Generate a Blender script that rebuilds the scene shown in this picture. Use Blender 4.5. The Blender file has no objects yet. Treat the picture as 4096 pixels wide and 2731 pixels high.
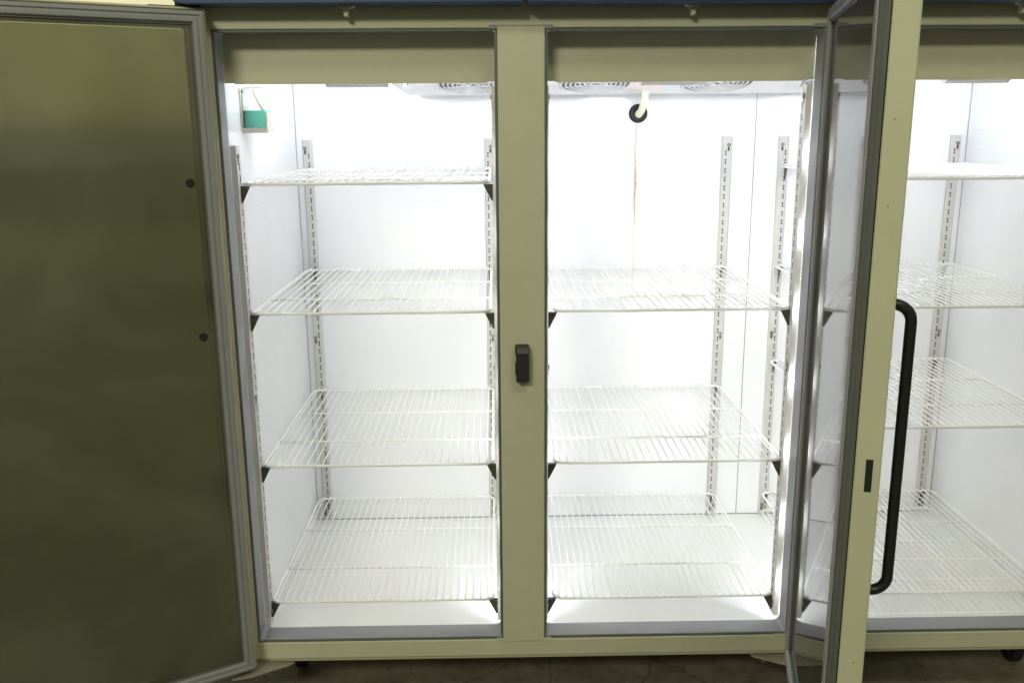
import bpy, bmesh, math, random
from mathutils import Vector, Matrix
random.seed(7)
S = bpy.context.scene
COL = S.collection

# ------------------------------------------------------------------ camera
CP = (-.0578, -2.1035, 1.4911); YA, PI_, RO = .0159, -.2324, -.0075
f = Vector((math.sin(YA)*math.cos(PI_), math.cos(YA)*math.cos(PI_), math.sin(PI_)))
r = Vector((math.cos(YA), -math.sin(YA), 0)); u = r.cross(f)
r2 = r*math.cos(RO)+u*math.sin(RO); u2 = -r*math.sin(RO)+u*math.cos(RO)
cam = bpy.data.cameras.new('camera'); co = bpy.data.objects.new('camera', cam); COL.objects.link(co)
M = Matrix((r2, u2, -f)).transposed().to_4x4(); M.translation = Vector(CP); co.matrix_world = M
cam.sensor_width = 36; cam.lens = 3699.56/4096*36; cam.clip_start = .02; cam.clip_end = 100
S.camera = co

# ------------------------------------------------------------------ world + lights
W = bpy.data.worlds.new('World'); S.world = W; W.use_nodes = True
wn = W.node_tree; wn.nodes.clear()
wo = wn.nodes.new('ShaderNodeOutputWorld'); wb = wn.nodes.new('ShaderNodeBackground')
tc = wn.nodes.new('ShaderNodeTexCoord'); nz = wn.nodes.new('ShaderNodeTexNoise'); nz.inputs['Scale'].default_value = 4.5
nz.inputs['Detail'].default_value = 3
cr = wn.nodes.new('ShaderNodeValToRGB')
cr.color_ramp.elements[0].position = .40; cr.color_ramp.elements[0].color = (.22, .22, .17, 1)
cr.color_ramp.elements[1].position = .62; cr.color_ramp.elements[1].color = (1.5, 1.46, 1.1, 1)
wn.links.new(tc.outputs['Generated'], nz.inputs['Vector']); wn.links.new(nz.outputs['Fac'], cr.inputs['Fac'])
wn.links.new(cr.outputs['Color'], wb.inputs['Color']); wb.inputs['Strength'].default_value = .26
wn.links.new(wb.outputs['Background'], wo.inputs['Surface'])

def area(name, loc, target, sx, sy, power, col):
    l = bpy.data.lights.new(name, 'AREA'); l.shape = 'RECTANGLE'; l.size = sx; l.size_y = sy; l.energy = power; l.color = col
    o = bpy.data.objects.new(name, l); COL.objects.link(o); o.location = loc
    o.rotation_euler = (Vector(target)-Vector(loc)).to_track_quat('-Z', 'Y').to_euler()
    return o
area('room_light', (-1.7, -5.2, 3.95), (-.2, 0, 1), 1.3, .6, 126, (1, .965, .73))
area('room_light', (.9, -2.6, 3.9), (.5, 0, 1), 1.2, .4, 24, (1, .965, .73))
area('room_light', (-6, 9, 5.2), (-6, 13, 1.5), 6, .6, 330, (1, .95, .76))  # unseen lamp added to brighten the far wall

vs = S.view_settings; vs.view_transform = 'Standard'; vs.look = 'None'; vs.exposure = 0; vs.gamma = 1; vs.use_curve_mapping = False
S.cycles.use_denoising = True
S.cycles.max_bounces = 14; S.cycles.diffuse_bounces = 8; S.cycles.glossy_bounces = 6; S.cycles.transparent_max_bounces = 16
S.cycles.caustics_reflective = False; S.cycles.caustics_refractive = False; S.cycles.sample_clamp_indirect = 25

# ------------------------------------------------------------------ materials
def mat(name, col, rough=.5, metal=0, bump=None, var=None, emis=None, spec=.5):
    m = bpy.data.materials.new(name); m.use_nodes = True; nt = m.node_tree; b = nt.nodes['Principled BSDF']
    b.inputs['Base Color'].default_value = (*col, 1); b.inputs['Roughness'].default_value = rough; b.inputs['Metallic'].default_value = metal
    b.inputs['Specular IOR Level'].default_value = spec
    if emis: b.inputs['Emission Color'].default_value = (*emis[0], 1); b.inputs['Emission Strength'].default_value = emis[1]
    if var or bump: g = nt.nodes.new('ShaderNodeTexCoord')
    if var:
        sc, amt = var
        n = nt.nodes.new('ShaderNodeTexNoise'); n.inputs['Scale'].default_value = sc; n.inputs['Detail'].default_value = 6; n.inputs['Roughness'].default_value = .65
        mp = nt.nodes.new('ShaderNodeMapRange'); mp.inputs[1].default_value = .3; mp.inputs[2].default_value = .7; mp.inputs[3].default_value = 1-amt; mp.inputs[4].default_value = 1+amt*.5
        mx = nt.nodes.new('ShaderNodeVectorMath'); mx.operation = 'SCALE'; mx.inputs[0].default_value = col
        nt.links.new(g.outputs['Object'], n.inputs['Vector']); nt.links.new(n.outputs['Fac'], mp.inputs[0]); nt.links.new(mp.outputs[0], mx.inputs['Scale'])
        nt.links.new(mx.outputs[0], b.inputs['Base Color'])
        m2 = nt.nodes.new('ShaderNodeMapRange'); m2.inputs[3].default_value = max(.02, rough*.8); m2.inputs[4].default_value = min(1, rough*1.25)
        nt.links.new(n.outputs['Fac'], m2.inputs[0]); nt.links.new(m2.outputs[0], b.inputs['Roughness'])
    if bump:
        sc, st = bump[:2]
        n2 = nt.nodes.new('ShaderNodeTexNoise'); n2.inputs['Scale'].default_value = sc; n2.inputs['Detail'].default_value = 3
        if len(bump) > 2:
            mpn = nt.nodes.new('ShaderNodeMapping'); mpn.inputs['Scale'].default_value = bump[2]
            nt.links.new(g.outputs['Object'], mpn.inputs['Vector']); nt.links.new(mpn.outputs[0], n2.inputs['Vector'])
        else: nt.links.new(g.outputs['Object'], n2.inputs['Vector'])
        bp = nt.nodes.new('ShaderNodeBump'); bp.inputs['Strength'].default_value = st; bp.inputs['Distance'].default_value = .002
        nt.links.new(n2.outputs['Fac'], bp.inputs['Height']); nt.links.new(bp.outputs[0], b.inputs['Normal'])
    return m
CREAM = mat('cream_paint', (.565, .565, .415), .42, bump=(420, .25), var=(9, .05))
CREAMD = mat('cream_paint_door', (.555, .56, .395), .4, bump=(420, .25), var=(7, .06))
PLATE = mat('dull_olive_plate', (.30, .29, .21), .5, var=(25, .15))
GASK = mat('grey_plastic', (.28, .285, .30), .45, bump=(300, .15), var=(14, .06))
GASKD = mat('dark_grey_vinyl', (.13, .135, .13), .5, var=(20, .1))
RUB = mat('black_rubber', (.012, .012, .013), .55, var=(30, .2))
HAND = mat('black_handle_plastic', (.012, .013, .015), .35)
LATCH = mat('black_latch_plastic', (.02, .02, .02), .45, bump=(600, .2))
BLUE = mat('navy_plastic', (.016, .05, .125), .4, var=(12, .12))
WIRE = mat('white_vinyl_wire', (.93, .93, .91), .32)
STD = mat('brushed_steel_standard', (.60, .59, .57), .6, metal=0, bump=(60, .3, (8, 8, .3)), var=(20, .08))
STEEL = mat('dull_steel_clip', (.085, .08, .06), .5, metal=.1, var=(60, .15))
SCREW = mat('zinc_screw', (.30, .28, .25), .3, metal=.9)
DARK = mat('slot_dark', (.012, .011, .010), .8)
EVAP = mat('evaporator_sheet', (.66, .66, .67), .3, metal=.35, var=(18, .06))
HOSE = mat('cream_corrugated_hose', (.78, .77, .62), .4)
PINK = mat('pale_pink_label', (.88, .72, .70), .5, var=(220, .25))
LABEL = mat('cream_label', (.72, .70, .60), .4)
LED = mat('led_lens', (1, 1, 1), .4, emis=((.92, .955, 1), 63))
LEDS = mat('led_dot', (1, 1, 1), .4, emis=((.92, .955, 1), 500))
HOUS = mat('lamp_housing', (.72, .69, .68), .4, metal=.3)
SEAM = mat('seam_grey', (.30, .30, .31), .6)
LIQ = mat('teal_liquid', (.14, .84, .70), .6, var=(60, .08))
HOLD = mat('cream_holder', (.55, .53, .46), .4)
CARD = mat('room_wall_paint', (.66, .63, .49), .8, var=(3, .06))

# white liner, with the rust streak and drips below the drain
def liner(name, rough, base, stain=False, ribs=None):
    m = mat(name, base, rough, var=(4, .02)); nt = m.node_tree; b = nt.nodes['Principled BSDF']
    g = nt.nodes.new('ShaderNodeTexCoord')
    if ribs:
        w = nt.nodes.new('ShaderNodeTexWave'); w.bands_direction = 'Z'; w.inputs['Scale'].default_value = ribs; w.inputs['Distortion'].default_value = 1.5
        nt.links.new(g.outputs['Object'], w.inputs['Vector'])
        bp = nt.nodes.new('ShaderNodeBump'); bp.inputs['Strength'].default_value = .05; bp.inputs['Distance'].default_value = .002
        nt.links.new(w.outputs['Fac'], bp.inputs['Height']); nt.links.new(bp.outputs[0], b.inputs['Normal'])
    if stain:
        old = b.inputs['Base Color'].links[0].from_socket
        sp = nt.nodes.new('ShaderNodeSeparateXYZ'); nt.links.new(g.outputs['Object'], sp.inputs[0])
        def mth(op, a, bb=None, c=None):
            n = nt.nodes.new('ShaderNodeMath'); n.operation = op
            for i, v in enumerate((a, bb, c)):
                if v is None: continue
                if isinstance(v, (int, float)): n.inputs[i].default_value = v
                else: nt.links.new(v, n.inputs[i])
            return n.outputs[0]
        nzz = nt.nodes.new('ShaderNodeTexNoise'); nzz.noise_dimensions = '1D'; nzz.inputs['Scale'].default_value = 9
        nt.links.new(sp.outputs['Z'], nzz.inputs['W'])
        wob = mth('MULTIPLY', mth('SUBTRACT', nzz.outputs['Fac'], .5), .010)
        dx = mth('ABSOLUTE', mth('SUBTRACT', mth('SUBTRACT', sp.outputs['X'], .3765), wob))
        core = mth('SUBTRACT', 1, mth('DIVIDE', dx, .0060)); core = mth('MAXIMUM', core, 0)
        # streak strength by height: strong near 1.28-1.38, fading to 1.0, thin above
        h = nt.nodes.new('ShaderNodeValToRGB'); mp = nt.nodes.new('ShaderNodeMapRange')
        mp.inputs[1].default_value = .95; mp.inputs[2].default_value = 1.49; nt.links.new(sp.outputs['Z'], mp.inputs[0]); nt.links.new(mp.outputs[0], h.inputs['Fac'])
        e = h.color_ramp.elements; e[0].position = 0; e[0].color = (0, 0, 0, 1); e[1].position = 1; e[1].color = (.35, .35, .35, 1)
        for p, v in ((.08, .22), (.40, .42), (.52, .85), (.66, 1), (.80, .65), (.97, .55)):
            x = e.new(p); x.color = (v, v, v, 1)
        top = mth('LESS_THAN', sp.outputs['Z'], 1.495)
        fac = mth('MULTIPLY', mth('MULTIPLY', core, h.outputs['Color']), top)
        n3 = nt.nodes.new('ShaderNodeTexNoise'); n3.inputs['Scale'].default_value = 120; nt.links.new(g.outputs['Object'], n3.inputs['Vector'])
        fac = mth('MULTIPLY', fac, mth('ADD', n3.outputs['Fac'], .45))
        fac = mth('MINIMUM', fac, 1)
        mx = nt.nodes.new('ShaderNodeMix'); mx.data_type = 'RGBA'; nt.links.new(fac, mx.inputs[0]); nt.links.new(old, mx.inputs[6]); mx.inputs[7].default_value = (.42, .24, .015, 1)
        nt.links.new(mx.outputs[2], b.inputs['Base Color'])
    return m
LINB = liner('white_liner_back', .17, (.87, .873, .89), stain=True)
LINS = liner('white_liner_side', .22, (.865, .87, .89), ribs=22)
LINF = liner('white_liner_floor', .18, (.86, .865, .87))

def glass(name, tint, ior=1.5, gr=.02, smear_haze=(.02, .08), dcol=(.32, .32, .24), blur=0):
    m = bpy.data.materials.new(name); m.use_nodes = True; nt = m.node_tree; nt.nodes.clear()
    o = nt.nodes.new('ShaderNodeOutputMaterial'); t = nt.nodes.new('ShaderNodeBsdfTransparent'); t.inputs[0].default_value = (*tint, 1)
    if blur: t = nt.nodes.new('ShaderNodeBsdfRefraction'); t.inputs['Color'].default_value = (*tint, 1); t.inputs['Roughness'].default_value = blur; t.inputs['IOR'].default_value = 1.45
    gl = nt.nodes.new('ShaderNodeBsdfGlossy'); gl.inputs['Roughness'].default_value = gr; fr = nt.nodes.new('ShaderNodeFresnel'); fr.inputs[0].default_value = ior
    mx = nt.nodes.new('ShaderNodeMixShader')
    g = nt.nodes.new('ShaderNodeTexCoord'); n = nt.nodes.new('ShaderNodeTexNoise'); mp = nt.nodes.new('ShaderNodeMapping')
    mp.inputs['Scale'].default_value = (14, 14, 1.3); n.inputs['Scale'].default_value = 1.6; n.inputs['Detail'].default_value = 3
    nt.links.new(g.outputs['Object'], mp.inputs[0]); nt.links.new(mp.outputs[0], n.inputs['Vector'])
    r1 = nt.nodes.new('ShaderNodeMapRange'); r1.inputs[3].default_value = gr*.4; r1.inputs[4].default_value = gr*1.8
    nt.links.new(n.outputs['Fac'], r1.inputs[0]); nt.links.new(r1.outputs[0], gl.inputs['Roughness'])
    nt.links.new(fr.outputs[0], mx.inputs[0]); nt.links.new(t.outputs[0], mx.inputs[1]); nt.links.new(gl.outputs[0], mx.inputs[2])
    # thin diffuse film: wipe marks, plus haze painted in to lighten the glass
    d = nt.nodes.new('ShaderNodeBsdfDiffuse'); d.inputs[0].default_value = (*dcol, 1); m2 = nt.nodes.new('ShaderNodeMixShader')
    r3 = nt.nodes.new('ShaderNodeMapRange'); r3.inputs[1].default_value = .35; r3.inputs[2].default_value = .75; r3.inputs[3].default_value = smear_haze[0]; r3.inputs[4].default_value = smear_haze[1]
    n4 = nt.nodes.new('ShaderNodeTexNoise'); n4.inputs['Scale'].default_value = 2.2; n4.inputs['Detail'].default_value = 5; n4.inputs['Distortion'].default_value = 1.2
    nt.links.new(g.outputs['Object'], n4.inputs['Vector']); nt.links.new(n4.outputs['Fac'], r3.inputs[0]); nt.links.new(r3.outputs[0], m2.inputs[0])
    nt.links.new(mx.outputs[0], m2.inputs[1]); nt.links.new(d.outputs[0], m2.inputs[2]); nt.links.new(m2.outputs[0], o.inputs[0])
    return m
GLASS = glass('door_glass', (.60, .61, .56), 2.3, .035, (.05, .15), (.55, .55, .53))
GLASSL = glass('smeared_door_glass', (.76, .78, .66), 1.9, .05, (.08, .40), (.32, .33, .22))
GLASSB = glass('hazy_door_glass', (.78, .80, .70), 1.6, .08, (.08, .24), (.34, .345, .245), blur=.16)
CLEAR = glass('clear_bottle', (.96, .99, .96), 1.12, .05, (.14, .26), (.72, .86, .76))
PROBE = mat('probe_cable', (.85, .84, .60), .5)

# concrete floor
def floor_mat():
    m = bpy.data.materials.new('stained_concrete'); m.use_nodes = True; nt = m.node_tree; b = nt.nodes['Principled BSDF']
    g = nt.nodes.new('ShaderNodeTexCoord'); n = nt.nodes.new('ShaderNodeTexNoise'); n.inputs['Scale'].default_value = 7; n.inputs['Detail'].default_value = 10; n.inputs['Roughness'].default_value = .7
    c = nt.nodes.new('ShaderNodeValToRGB'); e = c.color_ramp.elements
    e[0].position = .32; e[0].color = (.13, .12, .087, 1); e[1].position = .68; e[1].color = (.27, .255, .19, 1)
    nt.links.new(g.outputs['Object'], n.inputs['Vector']); nt.links.new(n.outputs['Fac'], c.inputs[0])
    v = nt.nodes.new('ShaderNodeTexVoronoi'); v.feature = 'DISTANCE_TO_EDGE'; v.inputs['Scale'].default_value = 2.3
    n2 = nt.nodes.new('ShaderNodeTexNoise'); n2.inputs['Scale'].default_value = 4; n2.inputs['Detail'].default_value = 6
    ad = nt.nodes.new('ShaderNodeMix'); ad.data_type = 'VECTOR'; ad.inputs[0].default_value = .07
    nt.links.new(g.outputs['Object'], n2.inputs['Vector']); nt.links.new(g.outputs['Object'], ad.inputs[4]); nt.links.new(n2.outputs['Color'], ad.inputs[5]); nt.links.new(ad.outputs[1], v.inputs['Vector'])
    r1 = nt.nodes.new('ShaderNodeMapRange'); r1.inputs[1].default_value = .0; r1.inputs[2].default_value = .006; r1.inputs[3].default_value = .5; r1.inputs[4].default_value = 1
    nt.links.new(v.outputs['Distance'], r1.inputs[0])
    n3 = nt.nodes.new('ShaderNodeTexNoise'); n3.inputs['Scale'].default_value = 34; n3.inputs['Detail'].default_value = 4; nt.links.new(g.outputs['Object'], n3.inputs['Vector'])
    r4 = nt.nodes.new('ShaderNodeMapRange'); r4.inputs[1].default_value = .33; r4.inputs[2].default_value = .44; r4.inputs[3].default_value = .7; r4.inputs[4].default_value = 1
    nt.links.new(n3.outputs['Fac'], r4.inputs[0])
    ml = nt.nodes.new('ShaderNodeMath'); ml.operation = 'MULTIPLY'; nt.links.new(r1.outputs[0], ml.inputs[0]); nt.links.new(r4.outputs[0], ml.inputs[1])
    sc = nt.nodes.new('ShaderNodeVectorMath'); sc.operation = 'SCALE'; nt.links.new(c.outputs[0], sc.inputs[0]); nt.links.new(ml.outputs[0], sc.inputs['Scale'])
    nt.links.new(sc.outputs[0], b.inputs['Base Color']); b.inputs['Roughness'].default_value = .55
    bp = nt.nodes.new('ShaderNodeBump'); bp.inputs['Strength'].default_value = .3; bp.inputs['Distance'].default_value = .003
    nt.links.new(ml.outputs[0], bp.inputs['Height']); nt.links.new(bp.outputs[0], b.inputs['Normal'])
    return m
FLOOR = floor_mat()

# ------------------------------------------------------------------ mesh helpers
class MB:
    def __init__(s): s.b = bmesh.new()
    def box(s, x0, x1, y0, y1, z0, z1, mtx=None):
        v = [s.b.verts.new((x, y, z)) for x in (x0, x1) for y in (y0, y1) for z in (z0, z1)]
        if mtx:
            for q in v: q.co = mtx @ q.co
        for q in ((0, 1, 3, 2), (4, 6, 7, 5), (0, 4, 5, 1), (2, 3, 7, 6), (0, 2, 6, 4), (1, 5, 7, 3)): s.b.faces.new([v[i] for i in q])
        return s
    def prism(s, pts, dvec):                       # closed polygon extruded by dvec
        a = [s.b.verts.new(p) for p in pts]; b = [s.b.verts.new(Vector(p)+Vector(dvec)) for p in pts]
        s.b.faces.new(a[::-1]); s.b.faces.new(b); n = len(a)
        for i in range(n): s.b.faces.new((a[i], a[(i+1) % n], b[(i+1) % n], b[i]))
        return s
    def tube(s, pts, r, n=8, closed=False, radii=None):
        P = [Vector(p) for p in pts]; rings = []; up = None; k = len(P)
        for i, p in enumerate(P):
            a = P[(i-1) % k] if (closed or i > 0) else p; b = P[(i+1) % k] if (closed or i < k-1) else p
            t = (b-a).normalized()
            if up is None: up = Vector((0, 0, 1)) if abs(t.z) < .9 else Vector((0, 1, 0))
            sd = t.cross(up).normalized(); up = sd.cross(t).normalized()
            rr = radii[i] if radii else r
            rings.append([s.b.verts.new(p+sd*math.cos(2*math.pi*j/n)*rr+up*math.sin(2*math.pi*j/n)*rr) for j in range(n)])
        m = k if closed else k-1
        for i in range(m):
            A, B = rings[i], rings[(i+1) % k]
            for j in range(n): s.b.faces.new((A[j], A[(j+1) % n], B[(j+1) % n], B[j]))
        if not closed: s.b.faces.new(rings[0][::-1]); s.b.faces.new(rings[-1])
        return s
    def ringrect(s, x0, x1, z0, z1, prof, closed=True):
        """sweep an inset/height profile round a rectangle in local X-Z; prof = [(inset, y), ...]; closed loop"""
        R = []
        for ins, y in prof:
            R.append([s.b.verts.new(p) for p in ((x0+ins, y, z0+ins), (x1-ins, y, z0+ins), (x1-ins, y, z1-ins), (x0+ins, y, z1-ins))])
        n = len(R)
        for i in range(n if closed else n-1):
            A, B = R[i], R[(i+1) % n]
            for j in range(4): s.b.faces.new((A[j], A[(j+1) % 4], B[(j+1) % 4], B[j]))
        return s
    def build(s, name, m, parent=None, bevel=0, seg=2, smooth=False, mtx=None):
        bmesh.ops.recalc_face_normals(s.b, faces=s.b.faces)
        me = bpy.data.meshes.new(name); s.b.to_mesh(me); s.b.free(); me.materials.append(m)
        if smooth: me.shade_smooth()
        o = bpy.data.objects.new(name, me); COL.objects.link(o)
        if parent: o.parent = parent
        if mtx is not None: o.matrix_local = mtx
        if bevel:
            md = o.modifiers.new('bevel', 'BEVEL'); md.width = bevel; md.segments = seg; md.limit_method = 'ANGLE'; md.angle_limit = .6
            md.harden_normals = False
        return o
def empty(name, loc=(0, 0, 0), rz=0):
    o = bpy.data.objects.new(name, None); COL.objects.link(o); o.location = loc; o.rotation_euler = (0, 0, rz); o.empty_display_size = .1
    return o
def tag(o, label=None, cat=None, group=None, kind=None):
    if label: o['label'] = label
    if cat: o['category'] = cat
    if group: o['group'] = group
    if kind: o['kind'] = kind
    return o

# ------------------------------------------------------------------ setting
o = MB().box(-30, 30, -30, 30, -.1, 0).build('floor', FLOOR); tag(o, kind='structure')
o = MB().box(-24, 24, 13, 13.2, 0, 6.5).build('room_wall', CARD)
tag(o, 'plain cream painted far room wall showing above the open left door', 'wall')
MB().box(-24, 24, 12.95, 12.998, 0, 1.52).build('added_dark_band', mat('dull_olive_band', (.26, .25, .18), .8, var=(1.2, .35)), o)  # added dark band, stands in for the dim lower half behind the left glass

# ------------------------------------------------------------------ refrigerator cabinet
ZB, ZT, ZF = .22, 1.69, .175
XL, XR = -.670, 1.374                      # outer ends of the three openings
M1, M2, MW = 0.0, .7065, .0517             # mullion centres and half width
LX, RX, YW = -.671, 1.4085, .815           # liner side walls, back wall
ZFL, ZC = .190, 1.715                      # liner floor, liner ceiling
M2L = .672                                 # left edge of the second mullion
BAYS = [(XL, M1-MW), (M1+MW, M2L), (M2+MW, XR)]
FR = empty('laboratory_refrigerator', (0, 0, 0))
tag(FR, 'large cream three-bay laboratory refrigerator with open glass doors and brightly lit white interior', 'refrigerator')

b = MB()
b.box(-.725, LX-.004, .012, .87, .16, 2.0).box(RX+.004, 1.462, .012, .87, .16, 2.0)
b.box(LX-.002, RX+.002, YW+.006, .87, .16, 2.0).box(LX-.002, RX+.002, .012, YW+.004, .16, ZFL-.006).box(LX-.002, RX+.002, .012, YW+.004, ZC+.006, 2.0)
b.build('cabinet_body', CREAM, FR, bevel=.003)
b = MB()
b.box(-.725, XL, 0, .010, ZF, 1.86).box(XR, 1.462, 0, .010, ZF, 1.86)
b.box(XL, XR, 0, .010, ZT, 1.86).box(XL, XR, 0, .010, ZF, ZB)
b.box(XL, XR, .010, .030, ZF, ZF+.004)
b.build('face_frame', CREAM, FR, bevel=.0022, seg=3)
for c in (M1, M2):
    mu = MB().box(c-MW if c == M1 else M2L, c+MW, -.003, .070, ZB-.004, ZT+.003).build('mullion', CREAM, FR, bevel=.002)
    for z in (ZB-.002, ZT+.002):
        MB().box(c-MW-.018, c+MW+.018, -.0015, .006, z-.004, z+.004).build('mullion_clip', GASK if z > 1 else CREAM, mu)

# breaker strips: dark front lip, grey reveal running back into the liner, separate moulded corners
for i, (x0, x1) in enumerate(BAYS):
    b = MB(); b.ringrect(x0, x1, ZB, ZT, [(0, .004), (.006, .004), (.006, .0065), (0, .0065)])
    bs = b.build('breaker_strip', GASKD, FR)
    wide = .010
    dl = .004 if i == 0 else .011
    b = MB(); d0 = .008; y1 = .072
    def lo(ins, y): return [(x0+ins, y, ZB+ins), (x1-ins, y, ZB+ins), (x1-ins, y, ZT-ins), (x0+ins, y, ZT-ins)]
    b.ringrect(x0, x1, ZB, ZT, [(.0060, .0072), (.0068, .0078), (.0030, .016), (.0020, y1), (.0, y1), (.0, .0080)])
    b.build('reveal_trim', GASK, bs, bevel=.0012)
    for sx, cx in ((1, x0), (-1, x1)):
        for sz, cz in ((1, ZB), (-1, ZT)):      # rounded moulded corner pieces
            pts = []
            for k in range(9):
                a = math.pi/2*k/8; R = .013
                pts.append((cx+sx*(.0040+R-R*math.cos(a)), .0025, cz+sz*(.0040+R-R*math.sin(a))))
            pts.append((cx+sx*.0036, .0025, cz+sz*.0036))
            c_ = MB().prism(pts, (0, .069, 0)).build('trim_corner', GASK, bs)

# liner
MB().box(LX, RX, YW, YW+.004, ZFL, ZC).build('liner_back_wall', LINB, FR)
MB().box(LX-.003, LX, .071, YW-.001, ZFL, ZC).build('liner_side_wall', LINS, FR)
MB().box(RX, RX+.003, .071, YW-.001, ZFL, ZC).build('liner_side_wall', LINS, FR)
MB().box(LX, RX, .0735, YW-.001, ZFL-.004, ZFL).build('liner_floor', LINF, FR)
MB().box(LX, RX, .012, YW-.001, ZC, ZC+.004).build('liner_ceiling', LINS, FR)
# inner faces of the frame behind the trim, so the cavity closes at the front
b = MB(); b.box(LX, XL+.0018, .0735, .0765, ZFL+.001, ZC-.001).box(XR-.0018, RX, .0735, .0765, ZFL+.001, ZC-.001)
b.box(XL+.0018, XR-.0018, .0735, .0765, ZFL+.001, ZB+.0018)
b.build('liner_front_return', LINS, FR)
for x in (M1+.002, .746):
    MB().box(x-.0011, x+.0011, YW-.0012, YW+.001, ZFL+.001, ZC-.002).build('panel_seam', SEAM, FR)
MB().box(LX+.001, RX-.001, YW-.0035, YW-.0002, ZFL+.0002, ZFL+.0022).build('floor_seam', SEAM, FR)
MB().box(LX+.0002, LX+.0014, YW-.0025, YW-.0008, ZFL+.003, ZC-.002).build('corner_seam', SEAM, FR)
MB().box(RX-.0014, RX-.0002, YW-.0025, YW-.0008, ZFL+.003, ZC-.002).build('corner_seam', SEAM, FR)
# small white plugs on the back wall
for (x, z, rr) in ((-.562, .700, .0115), (-.565, .832, .005), (.71, 1.432, .005), (.775, 1.43, .005), (.545, 1.43, .005)):
    b = MB(); pts = [(x+rr*math.cos(a*math.pi/8), YW-.001, z+rr*math.sin(a*math.pi/8)) for a in range(16)]
    b.prism(pts, (0, -.0015, 0)); b.build('wall_plug', LINF, FR, smooth=False)

# valances
for (x0, x1) in BAYS:
    a, c = x0+.002, x1-.002
    if x0 == XL: a = LX+.001
    if x1 == XR: c = RX-.001
    n = a+.030 if x0 != XL else a+.026
    pts = [(a, .0775, 1.5815), (n-.004, .0775, 1.5815), (n, .0775, 1.5785), (c-.024, .0775, 1.5785), (c-.020, .0775, 1.5815), (c, .0775, 1.5815), (c, .0775, 1.712), (a, .0775, 1.712)]
    MB().prism(pts, (0, .003, 0)).build('valance', CREAM, FR)
    # top lip of valance return
    MB().box(a, c, .081, .100, 1.5835, 1.5855).build('valance_return', CREAM, FR)

# lamps behind the valances: housing with a downward lens
for cx, w in ((-.380, .145), (.362, .150), (1.083, .150)):
    pts = [(cx-w/2, .0812, 1.668), (cx-w/2, .108, 1.668), (cx-w/2, .170, 1.578), (cx-w/2, .166, 1.5735), (cx-w/2, .150, 1.5735), (cx-w/2, .100, 1.600), (cx-w/2, .0812, 1.600)]
    hs = MB().prism(pts, (w, 0, 0)).build('lamp', HOUS, FR, bevel=.001)
    pts = [(cx-w/2+.004, .1115, 1.6655), (cx-w/2+.004, .1705, 1.5795), (cx-w/2+.004, .1725, 1.5810), (cx-w/2+.004, .1135, 1.6670)]
    MB().prism(pts, (w-.008, 0, 0)).build('lens', LED, hs)
# vertical rows of small lights behind the mullions
for c in (M1, M2):
    rail = MB().box(c-.022, c+.022, .0705, .076, .30, 1.56).build('light_rail', STD, FR)
    for s in (-1, 1):
        for k in range(7):
            z = .32+k*.182
            b = MB(); pts = [(c+s*.014+.0065*math.cos(a*math.pi/6), .0762, z+.0065*math.sin(a*math.pi/6)) for a in range(12)]
            b.prism(pts, (0, .003, 0)); b.build('light_dot', LEDS, rail)

# evaporator cover hanging under the ceiling at the back
EX0, EX1, EZ, EY, ES = -.345, 1.095, 1.568, .68, .215      # rear lower edge, and how steeply the fan plate rises forward
def ez(y): return EZ+(EY-y)*ES
b = MB(); pr_ = [(EX0, .20), (EX0, .56), (EX0+.035, EY), (EX1-.035, EY), (EX1, .56), (EX1, .20)]
lo_ = [b.b.verts.new((x, y, ez(y))) for x, y in pr_]; hi_ = [b.b.verts.new((x, y, 1.714)) for x, y in pr_]
b.b.faces.new(lo_); b.b.faces.new(hi_[::-1])
for k in range(6): b.b.faces.new((lo_[k], lo_[(k+1) % 6], hi_[(k+1) % 6], hi_[k]))
ev = b.build('evaporator_cover', EVAP, FR, bevel=.003)
for k in range(4):
    cx = -.118+k*.339; cy = .548
    g = MB()
    for rr in (.018, .031, .044, .057, .070, .083, .096):
        g.tube([(cx+rr*math.cos(a*math.pi/20), cy+rr*math.sin(a*math.pi/20), ez(cy+rr*math.sin(a*math.pi/20))-.004) for a in range(40)], .0026, 6, closed=True)
    for a in range(8):
        t = a*math.pi/4+.39
        g.tube([(cx+R_*math.cos(t), cy+R_*math.sin(t), ez(cy+R_*math.sin(t))-.0036) for R_ in (.010, .104)], .0028, 6)
    g.build('fan_grille', EVAP, ev, smooth=True)
    b = MB(); b.prism([(cx+.100*math.cos(a*math.pi/16), cy+.100*math.sin(a*math.pi/16), ez(cy+.100*math.sin(a*math.pi/16))-.0012) for a in range(32)], (0, 0, .0005))
    b.build('fan_opening', mat('fan_shadow', (.20, .20, .21), .6) if k == 0 else bpy.data.materials['fan_shadow'], ev)
for x, y in ((EX0+.040, .55), (-.245, .42), (.06, .42), (.40, .42)):
    b = MB(); b.prism([(x+.007*math.cos(a*math.pi/3), y+.007*math.sin(a*math.pi/3), ez(y)-.006) for a in range(6)], (0, 0, .006)); b.build('bolt', SCREW, ev)
MB().prism([(.322, .55, ez(.55)-.0014), (.428, .55, ez(.55)-.0014), (.418, .612, ez(.612)-.0014), (.312, .612, ez(.612)-.0014)], (0, 0, .0006)).build('warning_label', PINK, ev)

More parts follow.
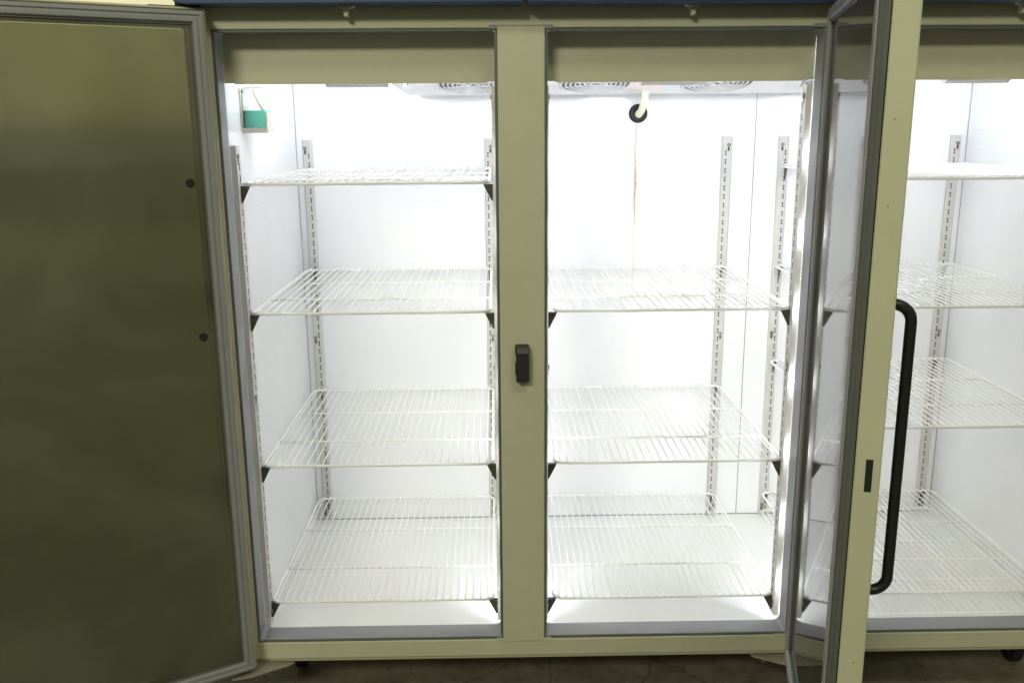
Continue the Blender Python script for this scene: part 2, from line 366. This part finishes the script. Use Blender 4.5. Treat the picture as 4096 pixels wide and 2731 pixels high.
# drain: black grommet in the back wall with a corrugated hose
gx, gz = .381, 1.5145
b = MB(); n = 28
prof = [(.0285, 0), (.0285, .004), (.024, .0095), (.015, .0105), (.011, .007), (.0105, 0)]
rg = [[b.b.verts.new((gx+R*math.cos(2*math.pi*j/n), YW-.0005-y, gz+R*math.sin(2*math.pi*j/n))) for j in range(n)] for R, y in prof]
for i in range(len(rg)-1):
    for j in range(n): b.b.faces.new((rg[i][j], rg[i][(j+1) % n], rg[i+1][(j+1) % n], rg[i+1][j]))
b.build('drain_grommet', RUB, FR, smooth=True)
P = []; Rr = []
path = [(.378, .660, 1.590), (.378, .664, 1.572), (.3785, .680, 1.553), (.380, .715, 1.533), (.381, .765, 1.519), (.381, .802, 1.512), (.381, .822, 1.512)]
N = 128
for i in range(N+1):
    t = i/N*(len(path)-1); k = min(int(t), len(path)-2); fr_ = t-k
    p0 = Vector(path[max(k-1, 0)]); p1 = Vector(path[k]); p2 = Vector(path[k+1]); p3 = Vector(path[min(k+2, len(path)-1)])
    q = .5*((2*p1)+(-p0+p2)*fr_+(2*p0-5*p1+4*p2-p3)*fr_**2+(-p0+3*p1-3*p2+p3)*fr_**3)
    P.append(q); Rr.append(.0090+.0020*math.sin(i*2*math.pi/8.0))
MB().tube(P, .009, 14, radii=Rr).build('drain_hose', HOSE, FR, smooth=True)

# ---- slotted shelf standards
PITCH = .0268
def standard(x0, x1, z0, z1, face, y=None, ypair=None, sx=.65):
    """face '-Y' : on the back wall between x0..x1 ; '+X'/'-X' : at x0 facing sideways, spanning ypair"""
    t = .0022; dep = .0135
    b = MB()
    if face == '-Y':
        w = x1-x0; yf = YW-dep
        b.box(x0+.004, x1-.004, yf, yf+t, z0, z1)
        b.box(x0, x0+.0035, yf+.004, YW-.0006, z0, z1).box(x1-.0035, x1, yf+.004, YW-.0006, z0, z1)
        b.prism([(x0, yf+.0045, z0), (x0+.0045, yf, z0), (x0+.0045, yf+t, z0), (x0+.002, yf+.006, z0)], (0, 0, z1-z0))
        b.prism([(x1, yf+.0045, z0), (x1-.0045, yf, z0), (x1-.0045, yf+t, z0), (x1-.002, yf+.006, z0)], (0, 0, z1-z0))
        fx = x0+w*sx; kx = x0+w*(1-sx*1.08)
        def P_(a, z): return (a, yf-.0006, z)
        dv = (0, .0004, 0)
    else:
        s = 1 if face == '+X' else -1; y0, y1 = ypair; xf = x0+s*dep
        b.box(min(xf, xf-s*t), max(xf, xf-s*t), y0, y1, z0, z1)
        for yy in (y0, y1): b.box(min(x0, xf-s*t), max(x0, xf-s*t), yy-.0015 if yy == y1 else yy, yy if yy == y1 else yy+.0015, z0, z1)
        fx = y0+(y1-y0)*sx; kx = y0+(y1-y0)*(1-sx*1.08)
        def P_(a, z): return (xf+s*.0006, a, z)
        dv = (-s*.0004, 0, 0)
    st = b.build('shelf_standard', STD, FR)
    b = MB(); z = z1-.048
    while z > z0+.02:
        h = .0070; wd = .0012; we = .0030
        pts = [(-wd, -h+.002), (-we, -h+.002), (-we, -h), (we, -h), (we, -h+.002), (wd, -h+.002), (wd, h-.002), (we, h-.002), (we, h), (-we, h), (-we, h-.002), (-wd, h-.002)]
        b.prism([P_(fx+a, z+c) for a, c in pts], dv); z -= PITCH
    b.build('slots', DARK, st)
    for zz in (z1-.024, (z0+z1)/2+.005, z0+.035):
        b = MB(); c = Vector(P_(kx, zz)); ax = -Vector(dv).normalized()
        sd = ax.cross(Vector((0, 0, 1)))
        b.prism([c+sd*.0058*math.cos(a*math.pi/5)+Vector((0, 0, 1))*.0058*math.sin(a*math.pi/5) for a in range(10)], ax*.003)
        c2 = c-Vector((0, 0, .012)); b.build('screw', SCREW, st)
        b = MB(); b.prism([c2+sd*(.0036*math.cos(a*math.pi/5))+Vector((0, 0, 1))*(.0075*math.sin(a*math.pi/5)) for a in range(10)], ax*.0005)
        b.build('keyhole', mat('keyhole_grey', (.10, .09, .085), .6) if 'keyhole_grey' not in bpy.data.materials else bpy.data.materials['keyhole_grey'], st)
for x0, x1, sx in ((-.651, -.621, .65), (-.092, -.062, .35), (.062, .092, .65), (.643, .674, .35), (.820, .850, .65), (1.356, 1.386, .35)):
    standard(x0, x1, ZFL+.003, 1.4425, '-Y', sx=sx)
YP = (.086, .122)
standard(LX, None, ZFL+.028, 1.4425, '+X', ypair=YP, sx=.6)
standard(M1-MW, None, ZFL+.035, 1.572, '-X', ypair=YP, sx=.6)
standard(M1+MW, None, ZFL+.035, 1.572, '+X', ypair=YP, sx=.6)
standard(M2L, None, ZFL+.035, 1.572, '-X', ypair=YP, sx=.6)
standard(M2+MW, None, ZFL+.035, 1.572, '+X', ypair=YP, sx=.6)
standard(RX, None, ZFL+.028, 1.4425, '-X', ypair=YP, sx=.6)

# ---- navy header panels with labels, white tabs
def header(x0, x1, rl, rr, name='header_panel'):
    pts = []; z0, z1 = 1.733, 1.98
    for cx, cz, R, a0 in ((x0, z0, rl, math.pi), (x1, z0, rr, 1.5*math.pi)):
        for k in range(9):
            a = a0+math.pi/2*k/8
            ccx = cx+R if cx == x0 else cx-R
            pts.append((ccx+R*math.cos(a), -.012, cz+R+R*math.sin(a)))
    pts += [(x1, -.012, z1), (x0, -.012, z1)]
    return MB().prism(pts, (0, -.056, 0)).build(name, BLUE, FR, bevel=.012, seg=4)
header(-.735, .004, .035, .003); header(.012, 1.475, .003, .035)
for x0, x1 in ((-.165, -.002), (.018, .182)):
    MB().box(x0, x1, -.0695, -.0665, 1.7435, 1.79).build('name_plate', LABEL, FR)
for x in (-.371, .367, 1.078):
    b = MB(); b.prism([(x-.022, -.034, 1.7345), (x+.022, -.034, 1.7345), (x+.012, -.034, 1.729), (x+.0065, -.034, 1.728), (x+.0045, -.034, 1.7115), (x-.0045, -.034, 1.7115), (x-.0065, -.034, 1.728), (x-.012, -.034, 1.729)], (0, .018, 0))
    b.build('door_switch', HOLD, FR, bevel=.001)

# ---- latch strike on the first mullion
b = MB(); lx0, lx1 = -.0175, .0145
pts = [(lx0, -.0035, .990), (lx0, -.030, .988), (lx0, -.034, .978), (lx0, -.034, .905), (lx0, -.0035, .905)]
b.prism([(lx0+.002, -.0035, .903), (lx0+.002, -.034, .903), (lx0+.002, -.034, .972), (lx0+.002, -.028, .985), (lx0+.002, -.0035, .988)], (lx1-lx0-.002, 0, 0))
la = b.build('latch_strike', LATCH, FR, bevel=.0015)
MB().box(lx0, lx0+.0018, -.034, -.0035, .967, .986).build('latch_lug', LATCH, la)
MB().box(lx0, lx0+.0018, -.034, -.0035, .921, .945).build('latch_lug', LATCH, la)

# ---- hinge plates below, caster wheels
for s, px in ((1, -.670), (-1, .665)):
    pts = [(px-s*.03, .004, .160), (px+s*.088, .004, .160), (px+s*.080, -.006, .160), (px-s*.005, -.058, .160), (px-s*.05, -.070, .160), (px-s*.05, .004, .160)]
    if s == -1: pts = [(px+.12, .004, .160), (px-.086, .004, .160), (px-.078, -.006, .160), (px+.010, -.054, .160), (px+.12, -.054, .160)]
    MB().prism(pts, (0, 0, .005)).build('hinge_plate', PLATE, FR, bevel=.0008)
    b = MB(); b.tube([(px+s*.055, -.006, .1595), (px+s*.055, -.006, .150)], .006, 10); b.build('hinge_bolt', SCREW, FR)
for x, y in ((-.62, .25), (-.62, .78), (.37, .5), (1.385, .22), (1.385, .78)):
    w = MB().tube([(x-.014, y, .042), (x+.014, y, .042)], .042, 24).build('caster', RUB, FR, bevel=.004)
    b = MB(); b.box(x-.026, x-.020, y-.03, y+.03, .04, .155).box(x+.020, x+.026, y-.03, y+.03, .04, .155).box(x-.026, x+.026, y-.03, y+.03, .148, .156); b.build('caster_fork', STEEL, w)

# ---- doors (local frame: hinge corner of the gasket plane at the origin, +X along the door, -Y... outside = +Y)
DH0, DH1 = .185, 1.722
def door(name, origin, d, nout, L, handle, label):
    """origin: hinge corner; d: unit direction along the door; nout: unit vector from the gasket plane to the outer face"""
    mt = Matrix(((d[0], nout[0], 0, origin[0]), (d[1], nout[1], 0, origin[1]), (0, 0, 1, 0), (0, 0, 0, 1)))
    b = MB()
    # painted outer shell ring: lip, side, front frame
    b.ringrect(-.008, L+.008, DH0-.008, DH1+.008, [(0, .022), (0, .0625), (.040, .0625), (.040, .055), (.036, .049), (.036, .030), (.006, .030), (.006, .022)])
    dr = b.build(name, CREAMD, FR, bevel=.003, seg=3, mtx=mt); tag(dr, label)
    b = MB()
    b.ringrect(0, L, DH0, DH1, [(.0005, .0045), (.002, .0008), (.009, 0), (.0105, .003), (.0135, .003), (.015, .0008), (.022, .0008), (.0240, .003), (.0255, .008), (.0255, .023), (.012, .023), (.012, .005)])
    b.build('gasket', GASK, dr, bevel=.0006)
    b = MB(); b.ringrect(0, L, DH0, DH1, [(.001, .0052), (.003, .0085), (.001, .0115), (.003, .015), (.001, .0185), (.001, .0215), (.011, .0215), (.011, .0052)])
    b.build('gasket_bellows', GASKD, dr)
    b = MB(); b.ringrect(.0258, L-.0258, DH0+.0258, DH1-.0258, [(0, .0065), (.0022, .0065), (.003, .0105), (0, .0105)]); b.build('glazing_bead', GASKD, dr)
    GL = GLASS if handle else GLASSL
    MB().box(.0262, L-.0262, .011, .0145, DH0+.0262, DH1-.0262).build('glass_pane', GL, dr)
    MB().box(.0365, L-.0365, .034, .0375, DH0+.0365, DH1-.0365).build('glass_pane', GLASS if handle else GLASSB, dr)
    return dr
a1 = math.radians(30)
d1 = (-math.cos(a1), -math.sin(a1)); n1 = (-math.sin(a1), math.cos(a1))
D1 = door('door', (-.662, -.06), d1, n1, .700, False, 'left glass door swung wide open showing its grey gasket')
for z in (1.369, 1.030):
    b = MB(); x = .0555; b.prism([(x+.0092*math.cos(a*math.pi/12), .0105, z+.0092*math.sin(a*math.pi/12)) for a in range(24)], (0, -.0025, 0)); b.build('bumper_dot', RUB, D1)
MB().box(.008, .100, .050, .075, 1.7292, 1.7345).build('top_hinge_arm', RUB, D1)
MB().box(.0, .045, .025, .060, 1.7292, 1.752).build('hinge_pin_block', RUB, D1)
a2 = math.radians(13.5)
d2 = (-math.sin(a2), -math.cos(a2)); n2 = (math.cos(a2), -math.sin(a2))
D2 = door('door', (.655, -.03), d2, n2, .690, True, 'middle glass door standing open edge-on with black tubular handle')
# free edge slot, small paint chips
MB().box(.6978, .6985, .0385, .0495, .908, .963).build('lock_slot', DARK, D2)
for z, y in ((1.49, .036), (1.363, .037), (.60, .044)):
    MB().box(.6978, .6984, y, y+.0028, z, z+.0024).build('paint_chip', mat('rust_chip', (.35, .25, .08), .7) if 'rust_chip' not in bpy.data.materials else bpy.data.materials['rust_chip'], D2)
hp = []; hs_ = .628; so = .040; R = .028; ht, hb = 1.203, .702
hp.append((hs_, .059, ht))
for k in range(9):
    a = math.pi/2*k/8; hp.append((hs_, (.060+so)-R+R*math.sin(a), ht-R+R*math.cos(a)))
for k in range(9):
    a = math.pi/2*k/8; hp.append((hs_, (.060+so)-R+R*math.cos(a), hb+R-R*math.sin(a)))
hp.append((hs_, .059, hb))
MB().tube(hp, .0092, 16).build('handle', HAND, D2, smooth=True)

# ------------------------------------------------------------------ wire shelves
YS, YB = .1015, .786; SW = .580; NW = 29
def make_shelf():
    root = empty('wire_shelf')
    x0, x1, y0, y1, R = -SW/2, SW/2, 0, YB-YS, .026
    loop = []
    for cx, cy, a0 in ((x1-R, y0+R, -90), (x1-R, y1-R, 0), (x0+R, y1-R, 90), (x0+R, y0+R, 180)):
        for k in range(7):
            a = math.radians(a0+90*k/6); loop.append((cx+R*math.cos(a), cy+R*math.sin(a), 0))
    MB().tube(loop, .0036, 8, closed=True).build('rim', WIRE, root, smooth=True)
    b = MB()
    for fy in (.275, .64): b.tube([(x0+.002, fy*y1, -.0005), (x1-.002, fy*y1, -.0005)], .0030, 8)
    b.build('cross_bar', WIRE, root, smooth=True)
    b = MB()
    for k in range(NW):
        x = x0+.0145+(SW-.029)*k/(NW-1)
        b.tube([(x, -.0042, .0046), (x, .002, .0052), (x, y1-.002, .0052), (x, y1+.0042, .0046)], .0018, 6)
    b.build('wire_deck', WIRE, root, smooth=True)
    return root
proto = make_shelf(); first = True
ZR3 = .734
ZS = {1: 1.354, 2: 1.0437, 3: .6523, 4: .2765, 5: .2144}
BX = {0: -.3643, 1: .3722, 2: 1.1119}
BN = ['left bay', 'middle bay', 'right bay']
SH = [(0, 1, 'topmost white wire shelf in the left bay, seen almost edge-on near eye level'),
      (0, 2, 'second white wire shelf from the top in the left bay'),
      (0, 3, 'third white wire shelf from the top in the left bay'),
      (0, 4, 'lowest white wire shelf in the left bay, just above the cabinet floor'),
      (1, 2, 'topmost white wire shelf in the middle bay, level with the handle top'),
      (1, 3, 'second white wire shelf from the top in the middle bay'),
      (1, 4, 'lowest white wire shelf in the middle bay, just above the cabinet floor'),
      (2, 1, 'topmost white wire shelf in the right bay, above the black handle'),
      (2, 2, 'white wire shelf in the right bay behind the top bend of the handle'),
      (2, 3, 'white wire shelf in the right bay crossing behind the middle of the handle'),
      (2, 4, 'white wire shelf in the right bay behind the lower bend of the handle'),
      (2, 5, 'bottommost white wire shelf lying on the floor of the right bay')]
def copy_tree(o, parent=None):
    c = o.copy(); COL.objects.link(c); c.parent = parent
    for ch in o.children: copy_tree(ch, c)
    return c
for bay, k, lab in SH:
    if first: s_ = proto; first = False
    else: s_ = copy_tree(proto)
    s_.location = (BX[bay]+random.uniform(-.0015, .0015), YS, ZR3 if (bay, k) == (2, 3) else ZS[k]); tag(s_, lab, 'shelf', 'white wire shelves inside the refrigerator')

# ------------------------------------------------------------------ shelf clips
def clip_mesh(kind, s):
    """kind 'f': plate in X-Z reaching towards +s X ; kind 'b': plate in Y-Z reaching forward"""
    b = MB()
    if kind == 'f':
        pts = [(0, 0, 0), (s*.0225, 0, 0), (s*.0215, 0, -.003), (s*.004, 0, -.0375), (s*.001, 0, -.0385), (0, 0, -.034)]
        b.prism(pts, (0, .0022, 0)); b.prism([(0, .0022, 0), (s*.0225, .0022, 0), (s*.0225, .0022, -.002), (0, .0022, -.002)], (0, .010, 0))
    else:
        pts = [(0, 0, 0), (0, -.024, 0), (0, -.023, -.003), (0, -.004, -.0375), (0, -.001, -.0385), (0, 0, -.034)]
        b.prism(pts, (.0022, 0, 0)); b.prism([(.0022, 0, 0), (.0022, -.024, 0), (.0022, -.024, -.002), (.0022, 0, -.002)], (.006, 0, 0))
    o = b.build('shelf_clip', STEEL); me = o.data; bpy.data.objects.remove(o); return me
CM = {('f', 1): clip_mesh('f', 1), ('f', -1): clip_mesh('f', -1), ('b', 1): clip_mesh('b', 1)}
ORD = {(0, 1): 'topmost', (0, 2): 'second', (0, 3): 'third', (0, 4): 'lowest', (1, 2): 'topmost', (1, 3): 'second', (1, 4): 'lowest', (2, 1): 'topmost', (2, 2): 'second', (2, 3): 'third', (2, 4): 'fourth'}
SLOTX = {(0, -1): -.651+.030*.65, (0, 1): -.092+.030*.35, (1, 1): .643+.031*.35, (2, -1): .820+.030*.65, (2, 1): 1.356+.030*.35}
for bay in range(3):
    for k in (1, 2, 3, 4):
        if (bay, k) not in ORD: continue
        for side in (-1, 1):
            for fb in ('front', 'rear'):
                if fb == 'front':
                    if bay == 2: continue
                    x = {(0, -1): LX+.0134, (0, 1): M1-MW-.0134, (1, -1): M1+MW+.0134, (1, 1): M2L-.0134}[(bay, side)]
                    o = bpy.data.objects.new('shelf_clip', CM[('f', -side)]); o.location = (x, YS+.002, ZS[k]-.0045)
                else:
                    if (bay, side) == (1, -1): continue
                    o = bpy.data.objects.new('shelf_clip', CM[('b', 1)]); o.location = (SLOTX[(bay, side)]-.0011, YW-.0145, (ZR3 if (bay, k) == (2, 3) else ZS[k])-.0045)
                COL.objects.link(o)
                sd = 'left' if side == -1 else 'right'
                tag(o, f'dark clip under {fb} {sd} corner of {ORD[(bay, k)]} shelf in the {BN[bay]}', 'shelf clip', 'dark steel clips holding up the wire shelves')

# ------------------------------------------------------------------ buffer bottle on the left wall
LIQ.node_tree.nodes['Principled BSDF'].inputs['Transmission Weight'].default_value = .65
LIQ.node_tree.nodes['Principled BSDF'].inputs['IOR'].default_value = 1.33
H = empty('bottle_holder', (LX, .20, 1.4765)); tag(H, 'small cream bracket on the left inner wall carrying the bottle of teal liquid', 'bottle holder')
MB().box(.0005, .003, -.002, .075, 0, .099).build('back_plate', HOLD, H, bevel=.0008)
MB().box(.003, .0605, -.002, .075, -.006, .0).build('base_tray', HOLD, H, bevel=.0006)
MB().box(.003, .058, -.0025, .0, 0, .006).build('front_lip', HOLD, H)
MB().prism([(.061, -.002, -.006), (.061, .075, -.006), (.061, .075, .035), (.061, .065, .042), (.061, -.002, .042)], (.0022, 0, 0)).build('outer_plate', HOLD, H)
MB().tube([(.003, .012, .092), (.007, .012, .092)], .004, 10).build('screw', SCREW, H)
B = empty('sample_bottle', (LX+.032, .238, 1.4770)); tag(B, 'clear square bottle half full of teal liquid, standing in the wall bracket', 'bottle')
MB().box(-.027, .027, -.033, .033, .0005, .101).build('bottle_body', CLEAR, B, bevel=.006, seg=3)
MB().box(-.0255, .0255, -.0315, .0315, .0015, .047).build('liquid', LIQ, B, bevel=.005, seg=3)
MB().tube([(-.008, -.01, .118), (-.006, -.012, .100), (-.002, -.014, .085), (.006, -.015, .068), (.014, -.015, .055), (.018, -.015, .046)], .0028, 8).build('probe_wire', PROBE, B, smooth=True)
